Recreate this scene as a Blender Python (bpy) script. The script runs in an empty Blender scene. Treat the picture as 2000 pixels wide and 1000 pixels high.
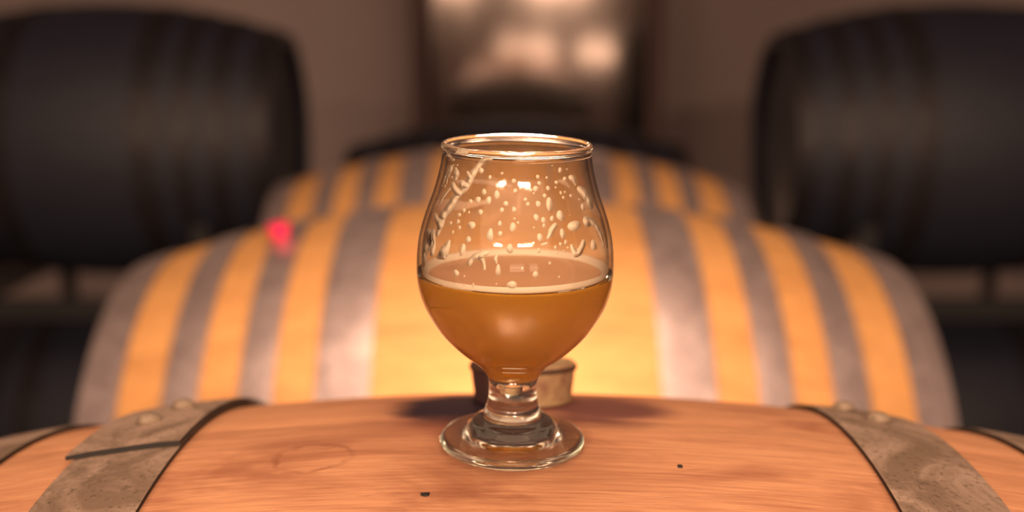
import bpy, bmesh, math, random
from mathutils import Vector, Matrix
random.seed(7)
PI = math.pi
C = bpy.context.scene.collection
SC = bpy.context.scene
Z0 = 1.60                       # height of the front barrel's crest above the floor

# ------------------------------------------------------------------ camera
cam_d = bpy.data.cameras.new('camera'); cam = bpy.data.objects.new('camera', cam_d); C.objects.link(cam)
cam.location = (0, -0.43439, Z0 + 0.16574)
cam.rotation_euler = (PI/2 - 0.2, 0, 0)
cam_d.sensor_width = 36; cam_d.lens = 2195.4/2000*36
cam_d.clip_start = 0.02; cam_d.clip_end = 60
cam_d.dof.use_dof = True; cam_d.dof.focus_distance = 0.415; cam_d.dof.aperture_fstop = 4.2
SC.camera = cam
# ------------------------------------------------------------------ world, lamps, exposure
w = bpy.data.worlds.new('world'); SC.world = w; w.use_nodes = True
w.node_tree.nodes['Background'].inputs[0].default_value = (0.50, 0.42, 0.44, 1)
w.node_tree.nodes['Background'].inputs[1].default_value = 0.035
def area(name, loc, target, sx, sy, power, col, spread=PI):
    d = bpy.data.lights.new(name, 'AREA'); d.shape = 'RECTANGLE'; d.size = sx; d.size_y = sy
    d.energy = power; d.color = col; d.spread = spread
    o = bpy.data.objects.new(name, d); C.objects.link(o); o.location = loc
    o.rotation_euler = (Vector(target) - Vector(loc)).to_track_quat('-Z', 'Y').to_euler()
    return o
WARM = (1.0, 0.66, 0.42)
area('ceiling_strip', (0.52, -2.60, Z0+0.86), (0, 0.6, Z0-.1), 0.80, 0.05, 52, WARM)
area('ceiling_strip', (-0.95, -2.50, Z0+0.86), (0, 0.6, Z0-.1), 0.42, 0.05, 28, WARM)
area('tank_reflection_light', (0.10, -3.0, Z0-0.05), (0, 3, Z0), 0.85, 0.16, 2.2, WARM)  # added light, there only to reflect in the tank
area('tank_reflection_light', (1.15, -3.0, Z0-0.07), (0, 3, Z0), 0.55, 0.16, 1.4, WARM)  # second added light, for the tank's other reflection
area('crest_fill', (0.0, 0.42, Z0+0.9), (0, 0.75, Z0-.2), 0.5, 0.3, 5, WARM)  # unseen fill light added to lift the barrel crests
pl = bpy.data.lights.new('valley_lamp', 'POINT'); pl.energy = 6.5; pl.color = (1.0, .64, .44); pl.shadow_soft_size = .035
po = bpy.data.objects.new('valley_lamp', pl); C.objects.link(po); po.location = (0.0, .335, Z0-.155)
area('overhead_fill', (0.0, -0.35, Z0+1.9), (0, .2, Z0), 2.6, 1.0, 12, WARM)  # unseen fill added overhead to light foam and beer through the mouth
area('rear_fill', (0.0, -2.5, Z0+2.25), (0, .3, Z0), 6.0, 3.2, 100, WARM)  # large soft fill added behind the camera to brighten the foam
area('wall_fill', (-.2, 3.2, Z0-1.0), (0, 6.3, 1.2), 0.6, 0.2, 20, WARM)  # unseen fill light added to brighten the back wall
SC.cycles.volume_bounces = 6; SC.cycles.sample_clamp_indirect = 0; SC.cycles.max_bounces = 24; SC.cycles.transmission_bounces = 24; SC.cycles.glossy_bounces = 10
SC.view_settings.view_transform = 'Standard'; SC.view_settings.look = 'None'
SC.view_settings.exposure = 0.2; SC.view_settings.gamma = 1.0; SC.view_settings.use_curve_mapping = False

# ------------------------------------------------------------------ helpers
def tag(o, label=None, cat=None, group=None, kind=None):
    if label: o['label'] = label
    if cat: o['category'] = cat
    if group: o['group'] = group
    if kind: o['kind'] = kind
    return o
def empty(name, loc=(0, 0, 0), rot=(0, 0, 0)):
    o = bpy.data.objects.new(name, None); C.objects.link(o)
    o.location = loc; o.rotation_euler = rot; o.empty_display_size = 0.02
    return o
def link(name, me, parent=None, mats=()):
    for m in mats: me.materials.append(m)
    o = bpy.data.objects.new(name, me); C.objects.link(o)
    if parent: o.parent = parent
    return o
def mesh(name, v, f, smooth=True, mi=None):
    me = bpy.data.meshes.new(name); me.from_pydata([tuple(a) for a in v], [], f); me.update()
    if smooth: me.polygons.foreach_set('use_smooth', [True]*len(f))
    if mi: me.polygons.foreach_set('material_index', mi)
    bm = bmesh.new(); bm.from_mesh(me); bmesh.ops.recalc_face_normals(bm, faces=bm.faces); bm.to_mesh(me); bm.free()
    return me
def autosmooth(me, deg=35):
    bm = bmesh.new(); bm.from_mesh(me)
    for e in bm.edges:
        if len(e.link_faces) == 2 and e.calc_face_angle(0) > math.radians(deg): e.smooth = False
    bm.to_mesh(me); bm.free(); return me
def lathe(name, prof, n=128, closed=False):
    """prof: (r, z) list; r = 0 makes a pole"""
    v, f, rings = [], [], []
    for r, z in prof:
        if r < 1e-9: rings.append([len(v)]); v.append((0, 0, z))
        else:
            rings.append(list(range(len(v), len(v)+n)))
            v += [(r*math.sin(2*PI*k/n), -r*math.cos(2*PI*k/n), z) for k in range(n)]
    pairs = list(zip(rings, rings[1:])) + ([(rings[-1], rings[0])] if closed else [])
    for a, b in pairs:
        for k in range(n):
            k2 = (k+1) % n
            if len(a) == 1 and len(b) == 1: continue
            if len(a) == 1: f.append((a[0], b[k2], b[k]))
            elif len(b) == 1: f.append((a[k], a[k2], b[0]))
            else: f.append((a[k], a[k2], b[k2], b[k]))
    return v, f
def spline(pts, sub=6):
    """Catmull-Rom through (r, z) points"""
    out = []; P = [pts[0]] + list(pts) + [pts[-1]]
    for i in range(1, len(P)-2):
        a, b, c, d = P[i-1], P[i], P[i+1], P[i+2]
        for s in range(sub):
            t = s/sub
            out.append(tuple(0.5*((2*b[k]) + (-a[k]+c[k])*t + (2*a[k]-5*b[k]+4*c[k]-d[k])*t*t + (-a[k]+3*b[k]-3*c[k]+d[k])*t**3) for k in range(len(b))))
    out.append(tuple(pts[-1])); return out
def box_mesh(name, sx, sy, sz, bev=0.003):
    bm = bmesh.new(); bmesh.ops.create_cube(bm, size=1)
    for v in bm.verts: v.co = Vector((v.co.x*sx, v.co.y*sy, v.co.z*sz))
    if bev: bmesh.ops.bevel(bm, geom=bm.edges[:], offset=bev, segments=2, affect='EDGES', profile=.5)
    me = bpy.data.meshes.new(name); bm.to_mesh(me); bm.free(); return me

# ------------------------------------------------------------------ materials
class N:
    def __init__(s, name):
        s.m = bpy.data.materials.new(name); s.m.use_nodes = True; s.t = s.m.node_tree
        for n in list(s.t.nodes): s.t.nodes.remove(n)
        s.out = s.n('ShaderNodeOutputMaterial')
    def n(s, typ, **kw):
        n = s.t.nodes.new(typ)
        for k, v in kw.items(): setattr(n, k, v)
        return n
    def l(s, a, b): s.t.links.new(a, b)
    def noise(s, vec, scale, detail=4, rough=.55, dist=0):
        n = s.n('ShaderNodeTexNoise'); n.inputs['Scale'].default_value = scale; n.inputs['Detail'].default_value = detail
        n.inputs['Roughness'].default_value = rough; n.inputs['Distortion'].default_value = dist
        s.l(vec, n.inputs['Vector']); return n.outputs['Fac']
    def mapv(s, vec, scale=(1, 1, 1), loc=(0, 0, 0)):
        n = s.n('ShaderNodeMapping'); n.inputs['Scale'].default_value = scale; n.inputs['Location'].default_value = loc
        s.l(vec, n.inputs['Vector']); return n.outputs[0]
    def rng(s, fac, a, b, c=0., d=1., smooth=False):
        n = s.n('ShaderNodeMapRange'); n.interpolation_type = 'SMOOTHSTEP' if smooth else 'LINEAR'
        for k, v in zip((1, 2, 3, 4), (a, b, c, d)): n.inputs[k].default_value = v
        s.l(fac, n.inputs[0]); return n.outputs[0]
    def mix(s, fac, a, b, mode='MIX'):
        n = s.n('ShaderNodeMix'); n.data_type = 'RGBA'; n.blend_type = mode
        if isinstance(fac, (int, float)): n.inputs[0].default_value = fac
        else: s.l(fac, n.inputs[0])
        for i, x in ((6, a), (7, b)):
            if isinstance(x, tuple): n.inputs[i].default_value = (*x[:3], 1)
            else: s.l(x, n.inputs[i])
        return n.outputs[2]
    def math(s, op, a, b=0.):
        n = s.n('ShaderNodeMath'); n.operation = op
        for i, x in ((0, a), (1, b)):
            if isinstance(x, (int, float)): n.inputs[i].default_value = x
            else: s.l(x, n.inputs[i])
        return n.outputs[0]
    def vadd(s, a, b):
        n = s.n('ShaderNodeVectorMath'); n.operation = 'ADD'; s.l(a, n.inputs[0]); s.l(b, n.inputs[1]); return n.outputs[0]
    def bump(s, h, strength=.2, dist=.001):
        n = s.n('ShaderNodeBump'); n.inputs['Strength'].default_value = strength; n.inputs['Distance'].default_value = dist
        s.l(h, n.inputs['Height']); return n.outputs[0]
    def princ(s, col, rough=.5, metal=0., normal=None, **kw):
        p = s.n('ShaderNodeBsdfPrincipled')
        if isinstance(col, tuple): p.inputs['Base Color'].default_value = (*col[:3], 1)
        else: s.l(col, p.inputs['Base Color'])
        for k, v in (('Roughness', rough), ('Metallic', metal)):
            if isinstance(v, (int, float)): p.inputs[k].default_value = v
            else: s.l(v, p.inputs[k])
        if normal is not None: s.l(normal, p.inputs['Normal'])
        for k, v in kw.items(): p.inputs[k.replace('_', ' ')].default_value = v
        return p
    def done(s, sh): s.l(sh.outputs[0] if hasattr(sh, 'outputs') else sh, s.out.inputs[0]); return s.m

def wood(name, base, dark, pale, rough=.55, blotch=.5, stain_obj=None, vary=.90):
    k = N(name)
    tc = k.n('ShaderNodeTexCoord'); oi = k.n('ShaderNodeObjectInfo')
    off = k.n('ShaderNodeCombineXYZ')
    r10 = k.math('MULTIPLY', oi.outputs['Random'], 9.0)
    for i in range(3): k.l(r10, off.inputs[i])
    v = k.vadd(tc.outputs['Object'], off.outputs[0])
    fib = k.noise(k.mapv(v, (7, 190, 60)), 3.2, 5, .65, .3)          # fine fibres along the stave
    fig = k.noise(k.mapv(v, (2.2, 20, 8)), 3.0, 4, .6, 1.2)           # broader figure
    blo = k.noise(k.mapv(v, (5, 14, 6)), 2.1, 4, .62, .6)               # dark weathering patches
    pore = k.noise(k.mapv(v, (30, 600, 100)), 3, 2, .5)
    c = k.mix(k.rng(fig, .3, .7), base, pale)
    c = k.mix(k.rng(fib, .42, .68, 0, .60), c, dark)
    c = k.mix(k.rng(blo, .44, .70, 0, blotch, True), c, dark)
    c = k.mix(k.rng(pore, .68, .75, 0, .45), c, tuple(x*.45 for x in dark))
    c = k.mix(.5, c, c)
    tint = k.mix(k.rng(oi.outputs['Random'], 0, 1), (vary,)*3, (1.0, 1.0, 1.0))
    c = k.mix(1.0, c, tint, 'MULTIPLY')
    if stain_obj:
        t2 = k.n('ShaderNodeTexCoord'); t2.object = stain_obj
        o = t2.outputs['Object']
        warp = k.noise(k.mapv(o, (14, 60, 20)), 1.0, 5, .6)
        # wine spill round the bung hole, drawn out along the grain, heavier to the left
        def blob(cx, cy, rx, ry, w_, amt, inner=.25):
            q = k.mapv(o, (1/rx, 1/ry, 0), (-cx/rx, -cy/ry, 0))
            ln = k.n('ShaderNodeVectorMath'); ln.operation = 'LENGTH'; k.l(q, ln.inputs[0])
            d = k.math('ADD', ln.outputs['Value'], k.math('MULTIPLY', k.math('SUBTRACT', warp, .5), w_))
            return k.rng(d, inner, 1.0, amt, 0, True)
        c = k.mix(blob(-.015, -.022, .078, .062, .9, .70, .1), c, (.23, .08, .06))
        c = k.mix(blob(-.026, -.018, .040, .042, .8, 1.0, .55), c, (.022, .010, .024))
        c = k.mix(blob(.036, -.022, .040, .038, .9, .88, .4), c, (.13, .045, .05))
        c = k.mix(blob(-.055, -.055, .085, .020, 1.2, .38), c, (.30, .11, .07))
        # faint ring left by a wet foot, left of the glass
        q = k.mapv(o, (1/.0155, 1/.0130, 0), (.0855/.0155, .081/.0130, 0))
        ln = k.n('ShaderNodeVectorMath'); ln.operation = 'LENGTH'; k.l(q, ln.inputs[0])
        wr = k.noise(k.mapv(o, (1, 1, 0)), 90, 3)
        dd = k.math('ABSOLUTE', k.math('SUBTRACT', k.math('ADD', ln.outputs['Value'], k.math('MULTIPLY', k.math('SUBTRACT', wr, .5), .8)), 1.0))
        c = k.mix(k.math('MULTIPLY', k.rng(dd, .03, .13, .7, 0), k.rng(wr, .35, .6)), c, (.25, .09, .05))
        c = k.mix(blob(-.088, -.066, .034, .012, 1.5, .42), c, (.30, .115, .07))
    bm = k.bump(k.math('ADD', fib, pore), .25, .0004)
    return k.done(k.princ(c, rough, 0, bm, Specular_IOR_Level=.22 if stain_obj else .45))

def steel_hoop(name, a, b, rough=.42, metal=.75):
    k = N(name); tc = k.n('ShaderNodeTexCoord'); v = tc.outputs['Object']
    big = k.noise(v, 22, 5, .65, .8); mid = k.noise(v, 75, 5, .7, .5); fine = k.noise(v, 420, 3, .6)
    c = k.mix(k.rng(big, .42, .58), a, b)
    c = k.mix(k.rng(mid, .45, .7, 0, .5), c, tuple(x*.55 for x in b))
    c = k.mix(k.rng(fine, .56, .66, 0, .55), c, (.10, .075, .05))
    r = k.rng(mid, .3, .7, rough-.08, rough+.16)
    return k.done(k.princ(c, r, metal, k.bump(k.math('ADD', mid, fine), .18, .0006)))
def plain(name, col, rough=.6, metal=0, nz=40, amt=.25, **kw):
    k = N(name); tc = k.n('ShaderNodeTexCoord'); n = k.noise(tc.outputs['Object'], nz, 4)
    return k.done(k.princ(k.mix(k.rng(n, .3, .7, 0, amt), col, tuple(x*.6 for x in col)), rough, metal, k.bump(n, .1, .001), **kw))

# ------------------------------------------------------------------ barrel geometry
R0, RH, HL = 0.3425, 0.2677, 0.4441      # bilge radius, head radius, half length
def rad(x): return R0 - (R0-RH)*(x/HL)**2
NST = 24
def stave_mesh(name, off=0.0, amp=0.0):
    half = PI/NST - 0.00012/R0
    nx, na, v, f = 28, 6, [], []
    cols = []
    for i in range(nx+1):
        x = -HL + 2*HL*i/nx; r = rad(x); row = []
        angs = [-half, -half+.0035] + [(-1+2*j/na)*(half-.0035) for j in range(1, na)] + [half-.0035, half]
        for j, a in enumerate(angs):
            rr = r - (0.0002 if j in (0, len(angs)-1) else 0)
            row.append(len(v)); v.append((x, rr*math.sin(a)*-1, rr*math.cos(a)))
        for a in (half*.98, 0, -half*.98):
            rr = r-.027; row.append(len(v)); v.append((x, -rr*math.sin(a), rr*math.cos(a)))
        cols.append(row)
    m = len(cols[0])
    for a, b in zip(cols, cols[1:]):
        for j in range(m):
            j2 = (j+1) % m; f.append((a[j], a[j2], b[j2], b[j]))
    f.append(tuple(cols[0])); f.append(tuple(cols[-1][::-1]))
    return autosmooth(mesh(name, v, f), 40)
def hoop_mesh(name, a, b, t0=0., t1=2*PI, lift=.0007, thick=.0022, slant=0., nseg=None):
    """band of sheet steel following the staves between x = a and x = b; mirrored hoops pass negative x"""
    full = abs(t1-t0-2*PI) < 1e-6
    n = nseg or (144 if full else 40); nb = 5; v, f, mi = [], [], []
    rows = []
    for i in range(n if full else n+1):
        row = []
        for side in (1, 0):
            js = range(nb+1) if side else range(nb, -1, -1)
            for j in js:
                s = j/nb; x = a+(b-a)*s
                t = t0+(t1-t0)*i/n + slant*(s-.5)*(i/n)
                e = 0.0005 if j in (0, nb) and side else 0
                r = rad(x)+lift+(thick-e if side else 0)
                row.append(len(v)); v.append((x, -r*math.sin(t), r*math.cos(t)))
        rows.append(row)
    m = len(rows[0])
    pr = list(zip(rows, rows[1:])) + ([(rows[-1], rows[0])] if full else [])
    for p, q in pr:
        for j in range(m):
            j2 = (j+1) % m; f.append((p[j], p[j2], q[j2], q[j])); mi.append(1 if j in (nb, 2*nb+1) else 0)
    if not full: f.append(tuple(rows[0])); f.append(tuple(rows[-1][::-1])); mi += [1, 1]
    return autosmooth(mesh(name, v, f, mi=mi), 40)
def rivet_mesh():
    v, f = lathe('rivet', [(0, .0042), (.0022, .0040), (.0041, .0031), (.0054, .0016), (.0058, 0), (0, 0)], 24)
    return mesh('rivet', v, f)
RIV = rivet_mesh()
STAVES = [stave_mesh('stave')]
SPANS = [(.1396, .1935), (.2356, .2709), (.3126, .3504), (.3993, .4441)]
def hoop_set(right, left):
    H = {}
    for k, (a, b) in enumerate(right): H[k, 1] = hoop_mesh('hoop', a, b)
    for k, (a, b) in enumerate(left): H[k, -1] = hoop_mesh('hoop', -b, -a)
    return H
HOOPS = hoop_set(SPANS, SPANS)
FRONT_HOOPS = hoop_set([(.1440, .1880), (.2260, .2620)]+SPANS[2:], [(.1396, .1840), (.2230, .2580)]+SPANS[2:])
def head_boards(r=RH-.026, n=7, th=.02):
    out = []; wd = 2*r/n
    for i in range(n):
        y0, y1 = -r+i*wd+.0006, -r+(i+1)*wd-.0006
        top = []; k = 8
        for j in range(k+1):
            y = y0+(y1-y0)*j/k; top.append((y, math.sqrt(max(r*r-y*y, 1e-6))))
        loop = top + [(y, -z) for y, z in reversed(top)]
        m = len(loop); v = [(-th/2, y, z) for y, z in loop]+[(th/2, y, z) for y, z in loop]
        f = [tuple(range(m)), tuple(range(2*m-1, m-1, -1))]+[(j, (j+1) % m, m+(j+1) % m, m+j) for j in range(m)]
        out.append(mesh('head_board', v, f, smooth=False))
    return out
HB = head_boards()
def place_mesh(name, me, parent, mats, loc=None, rot=None):
    if not me.materials and mats:
        for m in mats: me.materials.append(m)
    o = bpy.data.objects.new(name, me); C.objects.link(o); o.parent = parent
    if loc is not None: o.location = loc
    if rot is not None: o.rotation_euler = rot
    for i, m in enumerate(mats):
        o.material_slots[i].link = 'OBJECT'; o.material_slots[i].material = m
    return o
def rivet_at(parent, x, t, mat, dr=.0030):
    r = rad(x)+dr
    o = place_mesh('rivet', RIV, parent, [mat]); o.location = (x, -r*math.sin(t), r*math.cos(t)); o.rotation_euler = (t, 0, 0)
    return o
def barrel(name, label, loc, rot, wm, hm, em, turn=0., hoops=HOOPS):
    """axis along local x; origin on the axis"""
    root = empty(name, loc, rot); tag(root, label, 'barrel')
    for i in range(NST):
        place_mesh('stave', STAVES[0], root, [wm], rot=(turn+i*2*PI/NST, 0, 0))
    for k in range(4):
        for s in (1, -1):
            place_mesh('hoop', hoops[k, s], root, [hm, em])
    for s in (1, -1):
        for me in HB: place_mesh('head_board', me, root, [wm], loc=(s*(HL-.035), 0, 0))
    return root

# ------------------------------------------------------------------ room
def plane(name, pts, mat, kind='structure'):
    me = mesh(name, pts, [tuple(range(len(pts)))], smooth=False); return tag(link(name, me, None, [mat]), kind=kind)
mk = N('plaster'); tc = mk.n('ShaderNodeTexCoord'); nn = mk.noise(tc.outputs['Object'], 1.3, 5, .6)
plaster = mk.done(mk.princ(mk.mix(mk.rng(nn, .3, .7), (.33, .265, .275), (.37, .295, .30)), .9, 0, mk.bump(mk.noise(tc.outputs['Object'], 60, 3), .1, .002)))
concrete = plain('concrete', (.20, .17, .15), .75, 0, 6, .4)
wb = box_mesh('wall_back', 9.4, .2, 4.4, 0); o = link('wall_back', wb, None, [plaster]); o.location = (0, 6.3, 2.2); tag(o, kind='structure')
fl = box_mesh('floor', 9.4, 10.4, .2, 0); o = link('floor', fl, None, [concrete]); o.location = (0, 1.2, -.1); tag(o, kind='structure')

for nm, sz, lc in (('wall_left', (.2, 10.4, 4.4), (-4.6, 1.2, 2.2)), ('wall_right', (.2, 10.4, 4.4), (4.6, 1.2, 2.2)), ('wall_front', (9.4, .2, 4.4), (0, -4.1, 2.2)), ('ceiling', (9.4, 10.4, .2), (0, 1.2, 4.5))):
    o = link(nm, box_mesh(nm, *sz, 0), None, [plaster]); o.location = lc; tag(o, kind='structure')

# ------------------------------------------------------------------ barrels
oak_pale = wood('fresh_oak', (.66, .34, .125), (.38, .17, .06), (.74, .40, .16), .5, .35)
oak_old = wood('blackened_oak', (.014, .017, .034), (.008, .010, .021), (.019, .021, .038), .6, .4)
galv = steel_hoop('galvanised_hoop', (.80, .68, .71), (.60, .50, .53), .34, .8)
galv_front = steel_hoop('tarnished_hoop', (.55, .40, .33), (.29, .205, .155), .5, .4)
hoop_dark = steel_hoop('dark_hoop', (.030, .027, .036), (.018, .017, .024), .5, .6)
rivet_m = steel_hoop('rivet_steel', (.34, .25, .19), (.20, .15, .11), .6, .15)
edge = plain('edge_shade_and_fleck', (.015, .013, .014), .7)  # hoop edges painted black for their shadow line; also colours the flecks
YC = 0.8810                                        # axis of the second barrel
bung_at = 0.2                                     # bung angle behind the crest

BX = 0.0022; FY = 0.008
tilt_front = (0, -.004, math.radians(-1.0))
bung = empty('bung', (BX+.0030, FY+R0*math.sin(bung_at)-.002, Z0-R0+R0*math.cos(bung_at)), (-.165, 0, 0))
oak_front = wood('handled_oak', (.62, .305, .170), (.34, .13, .075), (.71, .365, .205), .62, .8, bung, .97)
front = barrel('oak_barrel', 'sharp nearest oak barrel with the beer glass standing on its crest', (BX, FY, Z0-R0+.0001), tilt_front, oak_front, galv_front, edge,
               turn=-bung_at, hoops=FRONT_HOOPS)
L1 = .1665
# lap joint of the left bilge hoop: a second thickness of band ending in a cut edge
hl = [o for o in front.children if o.name.startswith('hoop') and o.data == FRONT_HOOPS[0, -1]][0]
hr = [o for o in front.children if o.name.startswith('hoop') and o.data == FRONT_HOOPS[0, 1]][0]
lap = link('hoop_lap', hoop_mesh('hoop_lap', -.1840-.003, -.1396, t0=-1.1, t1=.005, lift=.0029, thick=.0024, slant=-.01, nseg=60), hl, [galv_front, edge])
for x, t in ((-.164, -.10), (-.158, -.19)): rivet_at(hl, x, t, rivet_m, .0053)
for x, t in ((.158, -.235), (.166, -.15)): rivet_at(hr, x, t, rivet_m)

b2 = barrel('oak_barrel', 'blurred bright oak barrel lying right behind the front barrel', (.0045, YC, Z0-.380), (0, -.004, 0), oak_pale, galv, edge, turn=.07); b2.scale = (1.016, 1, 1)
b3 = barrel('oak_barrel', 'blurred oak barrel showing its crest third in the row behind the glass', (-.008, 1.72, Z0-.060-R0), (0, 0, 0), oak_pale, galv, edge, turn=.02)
b4 = barrel('oak_barrel', 'dark weathered barrel showing as an arc above the rim, last in the middle row', (.012, 2.55, Z0-.070-R0), (0, 0, 0), oak_old, hoop_dark, edge, turn=.1)
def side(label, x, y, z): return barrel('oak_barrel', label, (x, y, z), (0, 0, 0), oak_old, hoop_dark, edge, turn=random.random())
ZU = Z0+.226-R0
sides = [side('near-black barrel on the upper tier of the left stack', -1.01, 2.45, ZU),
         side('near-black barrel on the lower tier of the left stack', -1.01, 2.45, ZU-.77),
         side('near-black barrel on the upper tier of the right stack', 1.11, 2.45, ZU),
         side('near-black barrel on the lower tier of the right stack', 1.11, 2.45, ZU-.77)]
rack_m = plain('rack_steel', (.03, .03, .035), .5, .5)
def rack(label, x, y, tiers, post_top):
    """welded steel rack: four posts, and for each barrel two rails with curved saddles"""
    root = empty('barrel_rack', (x, y, 0)); tag(root, label, 'rack', None)
    W, D = .30, .36
    for sx in (-1, 1):
        for sy in (-1, 1):
            p = link('post', box_mesh('post', .04, .03, post_top, .004), root, [rack_m]); p.location = (sx*W, sy*D, post_top/2)
    for zc in tiers:                                     # zc = barrel axis height
        for sx in (-1, 1):
            r = rad(W)+.004; zt = zc-.20; n = 24; v, f = [], []
            zb = zc-R0-.01
            for i in range(n+1):
                yy = -D+2*D*i/n
                top = zc-math.sqrt(r*r-yy*yy) if abs(yy) < r*.80 else zc-math.sqrt(r*r-(r*.80)**2)
                for xx in (-.02, .02): v += [(sx*W+xx, yy, zb-.03), (sx*W+xx, yy, top)]
            for i in range(n):
                a, b = 4*i, 4*i+4
                f += [(a, a+1, b+1, b), (a+2, b+2, b+3, a+3), (a+1, a+3, b+3, b+1), (a, b, b+2, a+2)]
            f += [(0, 2, 3, 1), (4*n, 4*n+1, 4*n+3, 4*n+2)]
            link('saddle', mesh('saddle', v, f, False), root, [rack_m])
            for sy in (-1,):
                pass
        for sy in (-1, 1):
            rr = link('rail', box_mesh('rail', 2*W+.04, .03, .05, .004), root, [rack_m]); rr.location = (0, sy*D, zc-R0-.012)
    return root
rack('steel rack carrying the sharp front barrel', BX, FY, [Z0-R0], Z0-R0-.16)
rack('steel rack carrying the bright second barrel', .0045, YC, [Z0-.380], Z0-.380-.16)
rack('steel rack carrying the third barrel of the middle row', -.008, 1.72, [Z0-.060-R0], Z0-.06-R0-.16)
rack('steel rack carrying the dark last barrel of the middle row', .012, 2.55, [Z0-.070-R0], Z0-.07-R0-.16)
rack('dark steel rack of the left two-high stack', -1.01, 2.45, [ZU, ZU-.77], ZU-.16)
rack('dark steel rack of the right two-high stack', 1.11, 2.45, [ZU, ZU-.77], ZU-.16)

# ------------------------------------------------------------------ bung
kk = N('bung_wood'); tc = kk.n('ShaderNodeTexCoord'); o_ = tc.outputs['Object']
g_ = kk.noise(kk.mapv(o_, (60, 60, 300)), 1, 4); s_ = kk.noise(kk.mapv(o_, (45, 45, 45)), 1, 4, .6)
sp = kk.n('ShaderNodeSeparateXYZ'); kk.l(o_, sp.inputs[0])
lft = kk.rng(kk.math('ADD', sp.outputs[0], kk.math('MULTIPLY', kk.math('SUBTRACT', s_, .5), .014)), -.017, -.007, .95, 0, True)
c_ = kk.mix(kk.rng(g_, .3, .7, 0, .5), (.48, .33, .18), (.34, .22, .12))
c_ = kk.mix(kk.rng(s_, .52, .66, 0, .75), c_, (.20, .07, .05))
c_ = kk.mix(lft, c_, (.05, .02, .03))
bung_m = kk.done(kk.princ(c_, .6, 0, kk.bump(g_, .2, .0005)))
v, f = lathe('bung', [(0, -.006), (.0222, -.006), (.0232, .004), (.0248, .0165), (.0247, .0178), (.0236, .0186), (.0222, .0184), (.0212, .0176), (0, .0172)], 64)
bb = link('stopper', mesh('stopper', v, f), bung, [bung_m]); autosmooth(bb.data, 50)
tag(bung, 'short round tan wooden bung with wine stain standing right behind the glass stem', 'bung')
v, f = lathe('bung_rim', [(.0252, .0150), (.0256, .0160), (.0252, .0172), (.0246, .0172), (.0244, .0160), (.0246, .0150)], 64, closed=True)
link('rim', mesh('rim', v, f), bung, [plain('bung_rim', (.09, .045, .03), .6)])

# small pink stopper lying on the second barrel
pb = empty('pink_stopper', (-.262, YC-rad(.264)*math.sin(.20), Z0-.380+rad(.264)*math.cos(.20)+.0005), (.2, -.1, 0))
tag(pb, 'small pink-red stopper on the left crest of the bright second barrel', 'stopper')
pk = plain('pink_silicone', (.80, .02, .12), .4, 0, 30, .1)
v, f = lathe('plug', [(0, 0), (.0085, 0), (.0105, .011), (.0100, .012), (0, .012)], 32); link('plug', mesh('plug', v, f), pb, [pk]); 
v, f = lathe('cap', [(0, .012), (.0125, .012), (.0130, .014), (.0125, .0185), (.0105, .0195), (0, .0198)], 32); link('cap', mesh('cap', v, f), pb, [pk])

# two black flecks on the front barrel
def fleck(label, x, t, pts, h):
    r = rad(x)+.0001; o = empty('dark_fleck', (0, 0, 0))
    n = len(pts); v = [(a*.001, b*.001, 0) for a, b in pts]+[(a*.00085, b*.00085, h) for a, b in pts]
    f = [tuple(range(n)), tuple(range(n, 2*n))]+[(i, (i+1) % n, n+(i+1) % n, n+i) for i in range(n)]
    me = mesh('dark_fleck', v, f, False); me.materials.append(edge)
    bpy.data.objects.remove(o); o = bpy.data.objects.new('dark_fleck', me); C.objects.link(o)
    o.location = (BX+x, FY-r*math.sin(t), Z0-R0+r*math.cos(t)); o.rotation_euler = (t, 0, 0)
    return tag(o, label, 'fleck')
fleck('ragged black fleck on the bare wood left in front of the glass foot', -.0345, .149, [(-1.7, -.5), (-1.2, .2), (-1.8, .8), (-.6, .5), (.2, .9), (1.2, .7), (1.7, 1.3), (1.6, -.3), (.9, -1.0), (-.3, -1.2), (-.9, -.6)], .0006)
fleck('small square black fleck on the bare wood right of the glass foot', .0635, .082, [(-1.1, -.9), (-1.0, .8), (.1, 1.0), (1.0, .7), (1.1, -.7), (.2, -1.0)], .0008)

# ------------------------------------------------------------------ steel tank
kt = N('tank_steel'); tc = kt.n('ShaderNodeTexCoord'); n1 = kt.noise(kt.mapv(tc.outputs['Object'], (1.0, 1.0, .6)), 2.2, 3); n2 = kt.noise(kt.mapv(tc.outputs['Object'], (300, 300, 3)), 1, 2)
tank_m = kt.done(kt.princ(kt.mix(kt.rng(n1, .3, .7), (.40, .33, .32), (.46, .38, .36)), kt.rng(n2, .3, .7, .09, .12), 1.0, kt.bump(n1, .06, .02)))
tank = empty('steel_tank', (.100, 4.45, 0)); tag(tank, 'tall stainless steel tank with rounded corners against the back wall', 'tank')
def rrect(w_, d_, r, z, n=10):
    out = []
    for cx, cy, a0 in ((w_-r, d_-r, 0), (-w_+r, d_-r, PI/2), (-w_+r, -d_+r, PI), (w_-r, -d_+r, 3*PI/2)):
        for i in range(n+1):
            a = a0+PI/2*i/n; out.append((cx+r*math.cos(a), cy+r*math.sin(a), z))
    return out
def loft(name, rings, parent, mat, sm=True):
    m = len(rings[0]); v = [p for r in rings for p in r]; f = [tuple(range(m)), tuple(range(len(v)-m, len(v)))]
    for k in range(len(rings)-1):
        f += [(k*m+i, k*m+(i+1) % m, (k+1)*m+(i+1) % m, (k+1)*m+i) for i in range(m)]
    return link(name, autosmooth(mesh(name, v, f), 30), parent, [mat])
W_ = .512
loft('shell', [rrect(W_, .40, .10, z) for z in (.35, 1.0, 1.6, 2.25)], tank, tank_m)
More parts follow.
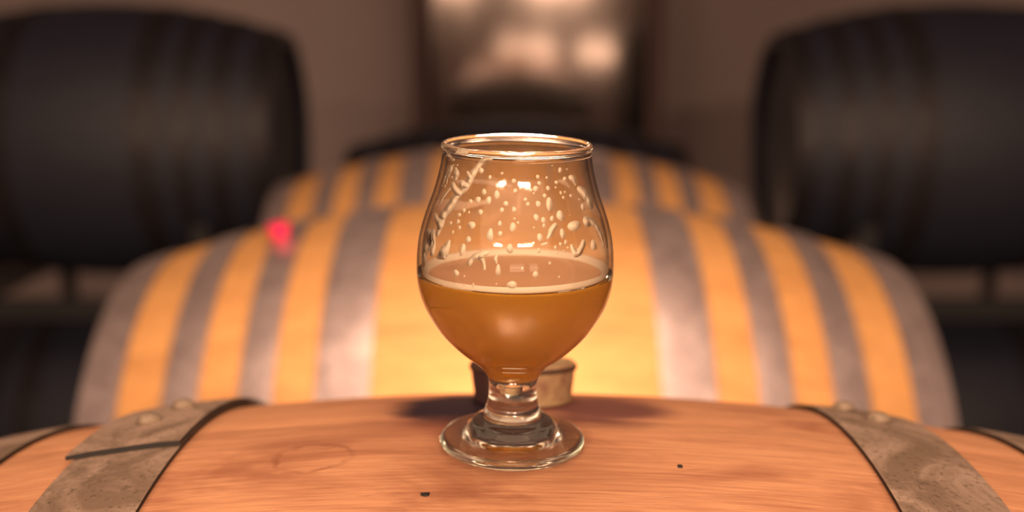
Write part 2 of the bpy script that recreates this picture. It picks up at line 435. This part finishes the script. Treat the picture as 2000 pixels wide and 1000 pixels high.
loft('top_rim', [rrect(W_+.008, .408, .105, 2.25), rrect(W_+.008, .408, .105, 2.29), rrect(W_-.10, .31, .08, 2.33)], tank, tank_m)
for sx in (-1, 1):
    for sy in (-1, 1):
        v, f = lathe('leg', [(0, 0), (.045, 0), (.045, .02), (.028, .022), (.028, .35), (0, .35)], 24)
        l_ = link('leg', mesh('leg', v, f), tank, [tank_m]); l_.location = (sx*.40, sy*.30, 0)
hd = link('door_panel', box_mesh('door_panel', .40, .012, .55, .005), tank, [tank_m]); hd.location = (0, -.402, .85)
hh = link('handle', box_mesh('handle', .16, .02, .02, .006), hd, [tank_m]); hh.location = (0, -.018, 0)

# ------------------------------------------------------------------ the glass
glass_root = empty('beer_glass', (0, -.0025, Z0+.0001), (.023, .016, 0))
tag(glass_root, 'small stemmed tulip glass with foam streaks standing on the front barrel', 'glass')
kg = N('clear_glass'); gg = kg.n('ShaderNodeBsdfGlass'); gg.inputs['IOR'].default_value = 1.5; gg.inputs['Roughness'].default_value = 0
gg.inputs['Color'].default_value = (.985, .985, .97, 1); glass_m = kg.done(gg)
kg = N('thin_glass_wall')                          # the thin upper wall: mostly straight-through with Fresnel reflection
lw = kg.n('ShaderNodeLayerWeight'); lw.inputs['Blend'].default_value = .5
fz = kg.math('ADD', .032, kg.math('MULTIPLY', kg.math('POWER', lw.outputs['Facing'], 4.5), .9))
tp = kg.n('ShaderNodeBsdfTransparent'); kg.l(kg.mix(kg.math('POWER', lw.outputs['Facing'], 5.0), (.985, .98, .97), (.22, .16, .11)), tp.inputs['Color'])  # colour darkened edge-on, standing in for dark refracted outlines
gl = kg.n('ShaderNodeBsdfGlossy'); gl.inputs['Roughness'].default_value = 0
ms = kg.n('ShaderNodeMixShader'); kg.l(fz, ms.inputs[0]); kg.l(tp.outputs[0], ms.inputs[1]); kg.l(gl.outputs[0], ms.inputs[2])
gb = kg.n('ShaderNodeBsdfGlass'); gb.inputs['IOR'].default_value = 1.5; gb.inputs['Roughness'].default_value = 0
m2_ = kg.n('ShaderNodeMixShader'); m2_.inputs[0].default_value = .10; kg.l(ms.outputs[0], m2_.inputs[1]); kg.l(gb.outputs[0], m2_.inputs[2])
thin_m = kg.done(m2_)
OUT = [(9.7, 21.0), (9.55, 24.5), (9.75, 28.2), (11.3, 31.4), (13.0, 33.6), (15.2, 35.7), (17.8, 37.6), (20.9, 40.0), (25.4, 44.2), (29.2, 48.5), (32.0, 52.7), (34.4, 56.9), (36.3, 61.1), (37.5, 65.3), (38.2, 69.4), (38.4, 73.6), (38.35, 77.7), (38.05, 81.8), (37.5, 85.9), (36.6, 90.0), (35.4, 94.0), (34.0, 98.1), (32.5, 102.1), (31.2, 106.2), (30.1, 110.2), (29.2, 114.2), (28.6, 118.1), (28.45, 120.3)]
LIP = [(28.9, 121.2), (28.9, 122.2), (28.2, 122.9), (27.3, 122.8), (26.85, 122.0)]
INN = [(26.9, 120.5), (27.0, 118.0), (27.5, 114.0), (28.4, 110.0), (29.5, 106.0), (30.8, 102.0), (32.2, 98.0), (33.7, 94.0), (34.9, 90.0), (35.8, 86.0), (36.3, 82.0), (36.55, 77.7), (36.55, 73.5), (36.3, 69.4), (35.5, 65.2), (34.3, 61.0), (32.3, 57.0), (29.9, 53.0), (27.1, 49.0), (23.2, 45.0), (19.0, 41.5), (15.8, 39.4), (13.2, 37.4), (11.2, 35.2), (9.9, 33.0), (9.0, 31.0), (8.2, 29.9), (6.5, 29.3), (3.0, 29.1), (0.0, 29.05)]
inn = spline(INN, 4); inn[-1] = (0., 29.05)
ZL = 72.0                                          # beer level
def rin(z):
    for (r1, z1), (r2, z2) in zip(inn, inn[1:]):
        if z2 <= z <= z1: return r2+(r1-r2)*((z-z2)/(z1-z2) if z1 > z2 else 0)
    return inn[0][0] if z > inn[0][1] else 0.
FOOT = [(0, 1.6), (9, 1.5), (16, 1.2), (22, .35), (25.5, .0), (27.6, .35), (28.9, 1.5), (29.3, 2.6), (28.9, 3.7), (27.6, 4.5), (24.5, 5.2), (21, 6.2), (18.4, 7.6), (17.0, 9.4), (15.6, 11.2), (13.4, 12.6), (11.9, 14.2), (11.0, 16.0), (10.6, 17.2), (10.35, 17.9), (10.0, 19.4)]
s = .001
SL = math.tan(.016); SY = math.tan(.023)
def level(v):                                       # tilt the beer's own ring back to horizontal inside the leaning glass
    return v
up = [p for p in inn if p[1] > ZL+.05]; lo = [p for p in inn if p[1] < ZL-.05]
ring = (rin(ZL), ZL)
body_prof = spline(FOOT+OUT+LIP, 4) + up + [ring]
body_prof[0] = (0, 1.6)
v, f = lathe('bowl_and_stem', [(r*s, z*s) for r, z in body_prof], 160)
n0 = len(v)-160
gv = [(x, y, z) if i < n0 else (x, y, z+x*SL-y*SY) for i, (x, y, z) in enumerate(v)]
me = bpy.data.meshes.new('vessel'); me.from_pydata(gv, [], f); me.polygons.foreach_set('use_smooth', [True]*len(f)); me.update()
ztop = 119*s
me.polygons.foreach_set('material_index', [1 if (ZL+.3)*s < sum(gv[q][2] for q in p)/len(p) < ztop else 0 for p in f])
vessel = link('vessel', me, glass_root, [glass_m, thin_m])

# the beer: wetted wall (faces the glass) and free surface, absorbing and slightly cloudy inside
def beer_mat(name, ior, hazed, rough, tc_=(1.0, .66, .17), dc_=(.95, .56, .14)):
    k = N(name); tc = k.n('ShaderNodeTexCoord')
    r = k.n('ShaderNodeBsdfRefraction'); r.inputs['IOR'].default_value = ior; r.inputs['Roughness'].default_value = rough
    g = k.n('ShaderNodeBsdfGlass'); g.inputs['IOR'].default_value = ior; g.inputs['Roughness'].default_value = rough
    t = k.n('ShaderNodeBsdfTranslucent'); t.inputs['Color'].default_value = (*tc_, 1)
    d = k.n('ShaderNodeBsdfDiffuse'); d.inputs['Color'].default_value = (*dc_, 1)
    m1 = k.n('ShaderNodeMixShader'); m1.inputs[0].default_value = .9 if ior > 1 else .4; k.l(t.outputs[0], m1.inputs[1]); k.l(d.outputs[0], m1.inputs[2])
    m2 = k.n('ShaderNodeMixShader'); m2.inputs[0].default_value = hazed; k.l((g if ior > 1 else r).outputs[0], m2.inputs[1]); k.l(m1.outputs[0], m2.inputs[2])
    k.l(m2.outputs[0], k.out.inputs[0])
    ab = k.n('ShaderNodeVolumeAbsorption'); ab.inputs['Color'].default_value = (1.0, .76, .01, 1); ab.inputs['Density'].default_value = 15
    vs = k.n('ShaderNodeVolumeScatter'); vs.inputs['Color'].default_value = (1, .94, .55, 1); vs.inputs['Density'].default_value = 26; vs.inputs['Anisotropy'].default_value = .88
    av = k.n('ShaderNodeAddShader'); k.l(ab.outputs[0], av.inputs[0]); k.l(vs.outputs[0], av.inputs[1])
    k.l(av.outputs[0], k.out.inputs['Volume'])
    return k.m
wall_m = beer_mat('beer_against_glass', 1.34/1.5, .42, .42, (1.0, .56, .03), (1.0, .53, .03))
top_m = beer_mat('beer_surface', 1.34, .85, .02, (.76, .43, .25), (.76, .43, .25))
prof = [ring]+lo
prof[-1] = (0., 29.05)
v, f = lathe('beer', [(0, ZL*s)]+[(r*s, z*s) for r, z in prof], 160)
v = [(x, y, z+(x*SL-y*SY if i <= 160 else 0)) for i, (x, y, z) in enumerate(v)]
mi = [1]*160+[0]*(len(f)-160)
me = bpy.data.meshes.new('beer'); me.from_pydata(v, [], f); me.polygons.foreach_set('use_smooth', [i >= 160 for i in range(len(f))]); me.polygons.foreach_set('material_index', mi); me.update()
bm = bmesh.new(); bm.from_mesh(me); bmesh.ops.recalc_face_normals(bm, faces=bm.faces); bm.to_mesh(me); bm.free()
beer = link('beer', me, None, [wall_m, top_m]); 
beer.location = glass_root.location; beer.rotation_euler = (.023, .016, 0)
tag(beer, 'hazy amber beer filling the lower half of the tulip glass', 'beer')
# foam
kf = N('foam'); tc = kf.n('ShaderNodeTexCoord'); fn = kf.noise(tc.outputs['Object'], 900, 3)
d = kf.princ((1.0, .85, .68), .45, 0, kf.bump(fn, .15, .0002)); t = kf.n('ShaderNodeBsdfTranslucent'); t.inputs['Color'].default_value = (1, .92, .80, 1)
mx = kf.n('ShaderNodeMixShader'); mx.inputs[0].default_value = .25; kf.l(d.outputs[0], mx.inputs[1]); kf.l(t.outputs[0], mx.inputs[2]); foam_m = kf.done(mx)
kf = N('foam_film'); tc = kf.n('ShaderNodeTexCoord'); fn = kf.noise(tc.outputs['Object'], 260, 4, .6, .5)
d = kf.princ((1.0, .82, .66), .6); t = kf.n('ShaderNodeBsdfTranslucent'); t.inputs['Color'].default_value = (1, .82, .66, 1)
mx = kf.n('ShaderNodeMixShader'); mx.inputs[0].default_value = .5; kf.l(d.outputs[0], mx.inputs[1]); kf.l(t.outputs[0], mx.inputs[2])
tr = kf.n('ShaderNodeBsdfTransparent'); m3 = kf.n('ShaderNodeMixShader'); kf.l(kf.rng(fn, .3, .6, .7, 1.0), m3.inputs[0]); kf.l(tr.outputs[0], m3.inputs[1]); kf.l(mx.outputs[0], m3.inputs[2]); film_m = kf.done(m3)
G = .04
fr_ = [(rin(ZL)-G, ZL+.02), (rin(ZL+1)-G, ZL+1), (rin(ZL+1.9)-G, ZL+1.9), (rin(ZL+2.4)-G, ZL+2.35), (rin(ZL+2.4)-.5, ZL+2.3), (rin(ZL)-1.3, ZL+1.5), (rin(ZL)-2.2, ZL+.7), (rin(ZL)-3.0, ZL+.12), (rin(ZL)-3.0, ZL+.02)]
v, f = lathe('foam_ring', [(r*s, z*s) for r, z in fr_], 160, closed=True)
v = [(x, y, z+x*SL-y*SY) for x, y, z in v]
link('foam_ring', mesh('foam_ring', v, f), beer, [foam_m])
DROPS = [[-28.9, 115.49, 2.32, 2.17], [-20.8, 113.38, 1.12, 1.58], [-11.5, 115.0, 1.07, 0.98], [-2.3, 112.49, 1.58, 1.58], [-11.2, 111.08, 1.78, 1.75], [-1.2, 109.05, 1.4, 1.58], [-24.2, 108.05, 1.84, 2.03], [-14.3, 107.45, 2.1, 2.98], [-28.2, 105.08, 2.3, 2.31], [-20.0, 105.25, 2.16, 2.66], [-34.0, 104.23, 1.69, 1.58], [-7.4, 104.51, 1.69, 1.82], [-9.9, 102.25, 1.49, 1.75], [-1.6, 102.58, 1.58, 1.82], [-24.8, 100.98, 1.93, 1.93], [-41.1, 99.01, 1.49, 1.47], [-40.7, 96.69, 1.57, 1.58], [-46.8, 95.64, 1.33, 1.4], [-29.5, 96.23, 3.14, 2.52], [-10.6, 97.58, 1.5, 1.68], [-1.2, 99.44, 0.77, 0.77], [-38.4, 94.76, 1.34, 1.4], [-54.1, 116.13, 1.07, 0.7], [-60.9, 115.6, 1.15, 0.98], [-68.0, 107.38, 1.87, 0.98], [-75.0, 107.01, 1.4, 0.7], [-59.4, 111.38, 0.96, 0.91], [-85.7, 102.34, 2.0, 1.19], [-38.0, 100.81, 1.6, 1.4], [-33.4, 100.43, 0.84, 1.05], [15.8, 113.88, 1.38, 1.47], [22.9, 113.48, 0.99, 0.91], [16.7, 111.62, 1.39, 1.47], [13.7, 109.74, 1.87, 2.1], [23.4, 109.71, 1.6, 1.58], [12.3, 108.17, 0.79, 0.77], [20.3, 107.18, 1.42, 1.47], [27.9, 117.69, 0.55, 0.56], [35.2, 115.82, 1.46, 2.03], [42.0, 115.91, 0.66, 0.7], [39.1, 112.52, 1.62, 1.58], [30.9, 111.57, 1.39, 1.4], [29.8, 109.84, 0.81, 0.84], [33.7, 107.75, 1.09, 1.4], [37.4, 107.87, 0.79, 0.91], [35.4, 106.08, 1.03, 1.19], [42.5, 106.33, 1.23, 1.4], [50.5, 104.61, 0.88, 0.84], [6.1, 106.03, 1.2, 1.26], [7.8, 104.46, 1.27, 1.47], [15.1, 104.44, 1.89, 2.03], [23.2, 104.3, 2.36, 4.9], [30.4, 99.97, 2.92, 3.85], [52.9, 101.74, 2.32, 2.45], [13.1, 99.83, 1.87, 2.31], [17.8, 98.78, 1.69, 2.03], [24.0, 99.11, 1.76, 1.89], [17.8, 96.92, 1.1, 1.4], [1.0, 98.11, 0.91, 0.84], [38.1, 99.73, 0.45, 0.42], [-42.8, 92.72, 1.05, 1.4], [-30.1, 91.12, 2.1, 2.31], [-16.1, 93.55, 2.33, 4.55], [-9.9, 94.19, 1.56, 1.68], [-2.2, 96.58, 2.1, 3.15], [-33.0, 87.29, 2.3, 4.55], [-36.4, 78.4, 2.61, 2.45], [-10.0, 81.29, 1.78, 4.55], [-3.6, 89.11, 2.46, 3.5], [-30.6, 77.81, 0.73, 0.84], [-30.5, 74.63, 0.73, 0.77], [-24.6, 75.04, 0.77, 1.68], [-10.8, 76.17, 0.64, 0.7], [-2.0, 76.12, 3.85, 2.63], [40.0, 95.85, 6.39, 3.5], [14.5, 93.01, 2.02, 2.73], [29.9, 93.75, 2.1, 3.5], [27.6, 90.17, 1.34, 1.26], [31.3, 90.59, 1.31, 1.75], [24.0, 89.16, 1.15, 1.4], [24.8, 87.4, 0.69, 0.84], [32.4, 88.62, 0.83, 0.91], [29.2, 87.66, 0.64, 0.63], [13.4, 88.32, 1.37, 1.68], [9.9, 90.69, 1.28, 1.19], [5.6, 90.55, 1.2, 1.19], [19.9, 83.73, 0.97, 1.26], [11.4, 79.87, 2.14, 2.45], [3.7, 82.16, 0.84, 1.05], [54.8, 87.73, 3.53, 4.2], [25.7, 78.42, 0.93, 0.84], [11.1, 96.37, 0.57, 0.7]]
STREAKS = [[0,[[-19.7,119.84,0.84],[-24.6,119.77,1.75],[-29.3,117.95,1.58],[-32.9,115.7,1.75],[-36.1,113.62,2.1],[-38.4,111.05,2.1],[-40.2,108.84,1.75],[-45.5,106.43,1.26],[-49.1,104.08,1.58],[-51.7,101.78,1.75],[-55.1,99.03,1.58],[-57.6,96.68,1.75],[-56.6,94.24,1.4],[-57.2,90.75,0.88]]],[0,[[-41.3,114.29,0.7],[-38.7,112.8,1.4]]],[0,[[-55.5,108.71,1.05],[-50.5,107.22,1.19],[-45.5,106.43,1.05]]],[0,[[-45.4,109.81,1.4],[-40.1,109.55,1.4]]],[0,[[-56.4,108.12,0.42],[-60.8,105.85,0.42],[-65.1,103.36,0.49],[-66.7,101.4,0.49]]],[0,[[-86.7,119.32,0.7],[-87.5,116.83,2.45],[-87.5,114.56,2.45],[-88.1,111.49,1.4],[-88.5,108.8,1.05],[-88.5,106.13,0.56]]],[0,[[-72.3,119.49,0.56],[-66.6,118.68,0.91],[-60.6,117.88,0.56]]],[0,[[-55.8,114.48,0.7],[-54.6,113.1,1.75],[-54.1,111.68,1.26]]],[0,[[-63.8,114.05,0.91],[-68.3,111.59,0.84]]],[0,[[-64.5,112.91,0.56],[-66.3,110.98,0.49]]],[0,[[-72.7,110.21,0.56],[-74.7,108.23,0.49]]],[0,[[-67.0,109.83,0.56],[-66.2,108.6,0.42]]],[0,[[-85.0,106.39,0.35],[-82.8,103.89,0.49],[-89.2,101.87,0.63]]],[0,[[-68.6,96.46,0.63],[-60.9,94.95,0.91],[-56.3,93.91,1.26]]],[0,[[-74.4,89.78,0.7],[-66.9,88.52,1.75],[-62.8,88.58,2.1],[-66.9,85.92,1.96],[-73.3,82.55,2.1],[-73.2,79.89,2.31],[-83.1,75.53,1.05],[-84.7,72.97,0.56]]],[0,[[-62.0,89.4,0.7],[-58.2,86.49,0.7],[-59.8,83.73,1.4]]],[0,[[-44.4,88.88,0.98],[-45.6,86.62,1.82],[-48.1,84.58,2.17],[-52.5,82.68,0.77]]],[0,[[-48.0,84.23,2.1],[-46.9,83.25,1.05]]],[0,[[-27.5,82.71,1.58],[-25.8,84.6,1.75],[-21.6,86.08,2.31],[-18.0,86.94,1.75],[-16.0,87.55,0.84]]],[0,[[-20.3,85.27,1.96],[-18.4,83.25,1.05],[-18.0,81.32,0.91]]],[0,[[-10.9,86.7,0.56],[-11.7,85.29,1.26],[-11.0,83.9,0.7]]],[0,[[45.1,112.66,1.26],[48.2,111.94,1.47],[49.7,110.09,0.7]]],[0,[[53.2,107.96,1.4],[57.6,106.47,1.96],[61.7,104.43,1.96],[64.4,102.45,2.1]]],[0,[[52.3,96.5,2.1],[57.4,96.14,1.54],[62.4,94.32,1.26],[65.4,91.88,1.19],[67.7,89.09,1.19],[68.6,85.85,0.7]]],[0,[[35.3,88.98,1.05],[36.8,86.78,1.75],[38.5,85.97,1.75],[42.1,87.31,1.75],[45.2,89.57,1.4]]],[0,[[25.6,96.81,1.4],[22.8,95.37,1.75],[21.1,93.72,1.4],[19.4,92.57,0.63]]],[0,[[15.3,90.45,0.49],[18.4,90.72,0.84]]],[0,[[-56.0,120.65,0.42],[-46.8,121.34,0.56],[-40.3,121.46,0.35]]],[1,[[-89.5,97.61,3.15],[-115.4,95.59,3.5],[-130.4,94.28,3.15],[-141.0,93.23,2.45],[-152.1,93.8,1.96],[-158.8,94.03,1.05]]],[1,[[-128.5,104.37,0.91],[-139.2,104.09,1.05],[-153.8,103.18,1.19],[-165.3,102.12,1.19],[-176.1,101.01,0.77]]],[1,[[178.8,113.86,1.54],[174.6,112.88,1.96],[168.8,112.97,1.61],[163.6,113.7,1.4],[159.2,115.15,1.19],[153.8,114.17,1.4],[149.0,115.86,1.05],[145.3,114.87,0.7],[141.1,116.15,0.77]]],[1,[[144.3,104.47,0.91],[139.7,104.08,1.61],[136.0,102.64,0.7]]],[1,[[122.2,95.78,2.1],[115.0,95.99,3.85],[107.8,95.43,3.85],[102.2,93.98,1.75]]]]
# foam drops and streaks left on the inside of the wall: angle from the front (deg), height, width, height of drop (mm)
def wall_point(th, z, off):
    r = max(rin(z)-off, .1); a = math.radians(th); return (r*s*math.sin(a), -r*s*math.cos(a), z*s)
for i, (th, z, w_, h_) in enumerate(DROPS):
    rr = rin(z); n = 18; v, f = [], []; rows = []
    ph = random.random()*6.28; k1 = random.uniform(.03, .10); sag = .16 if h_ > w_*1.3 else .05
    thk = min(.30*min(w_, h_), .55)
    for q, (sc, ht) in enumerate(((1., 0.), (.97, .45), (.80, .82), (.45, .97))):
        row = []
        for j in range(n):
            a = 2*PI*j/n; rad_ = 1+k1*math.sin(2*a+ph)+.05*math.sin(3*a+2*ph)
            du = math.cos(a)*rad_*sc*w_/2*(1+sag*math.sin(a)*-1); dz = math.sin(a)*rad_*sc*h_/2
            zz = z+dz; row.append(len(v)); v.append(wall_point(th+math.degrees(du/rr), zz, .03+thk*ht))
        rows.append(row)
    v.append(wall_point(th, z, .03+thk)); c = len(v)-1
    for a, b in zip(rows, rows[1:]):
        f += [(a[j], a[(j+1) % n], b[(j+1) % n], b[j]) for j in range(n)]
    f += [(rows[-1][j], rows[-1][(j+1) % n], c) for j in range(n)]; f.append(tuple(rows[0][::-1]))
    link('foam_drop', mesh('foam_drop', v, f), glass_root, [foam_m])
for back, pts in STREAKS:
    rr = rin(sum(p[1] for p in pts)/len(pts))
    P = [(math.radians(p[0])*rr, p[1], p[2]*((1.45 if p[0] < -42 else 1.15)/max(.45, abs(math.cos(math.radians(p[0])))) if not back else 1.4)) for p in pts]
    if len(P) == 2: P = [P[0], tuple((a+b)/2 for a, b in zip(*P)), P[1]]
    S = spline(P, 6); m = len(S); v, f, rows = [], [], []
    thk = .16 if back else .20
    # rounded ends
    def tang(i):
        a, b = S[max(i-1, 0)], S[min(i+1, m-1)]; dx, dy = b[0]-a[0], b[1]-a[1]; L = math.hypot(dx, dy) or 1; return dx/L, dy/L
    ex = []
    for e, idx in ((0, 0), (1, m-1)):
        tx, ty = tang(idx); sg = -1 if e == 0 else 1; w_ = max(S[idx][2], .12)
        caps = [(S[idx][0]+sg*tx*w_/2*q, S[idx][1]+sg*ty*w_/2*q, w_*math.sqrt(max(1-q*q, .02)), tx, ty) for q in (.4, .75, .97)]
        ex.append(caps)
    line = ex[0][::-1]+[(*[S[i][0], S[i][1]], max(S[i][2], .12)*(1+.05*math.sin(i*.9)), *tang(i)) for i in range(m)]+ex[1]
    K = [(-1, 0.), (-.9, .55), (-.5, .9), (0, 1.), (.5, .9), (.9, .55), (1, 0.)]
    for x, y, w_, tx, ty in line:
        row = []
        for q, ht in K:
            row.append(len(v)); v.append(wall_point(math.degrees((x-ty*q*w_/2)/rr), y+tx*q*w_/2, .03+ht*min(thk, .35*w_)))
        rows.append(row)
    nk = len(K)
    for a, b in zip(rows, rows[1:]):
        f += [(a[j], a[(j+1) % nk], b[(j+1) % nk], b[j]) for j in range(nk)]
    f += [tuple(rows[0]), tuple(rows[-1][::-1])]
    link('foam_streak', mesh('foam_streak', v, f), glass_root, [film_m if back else foam_m])
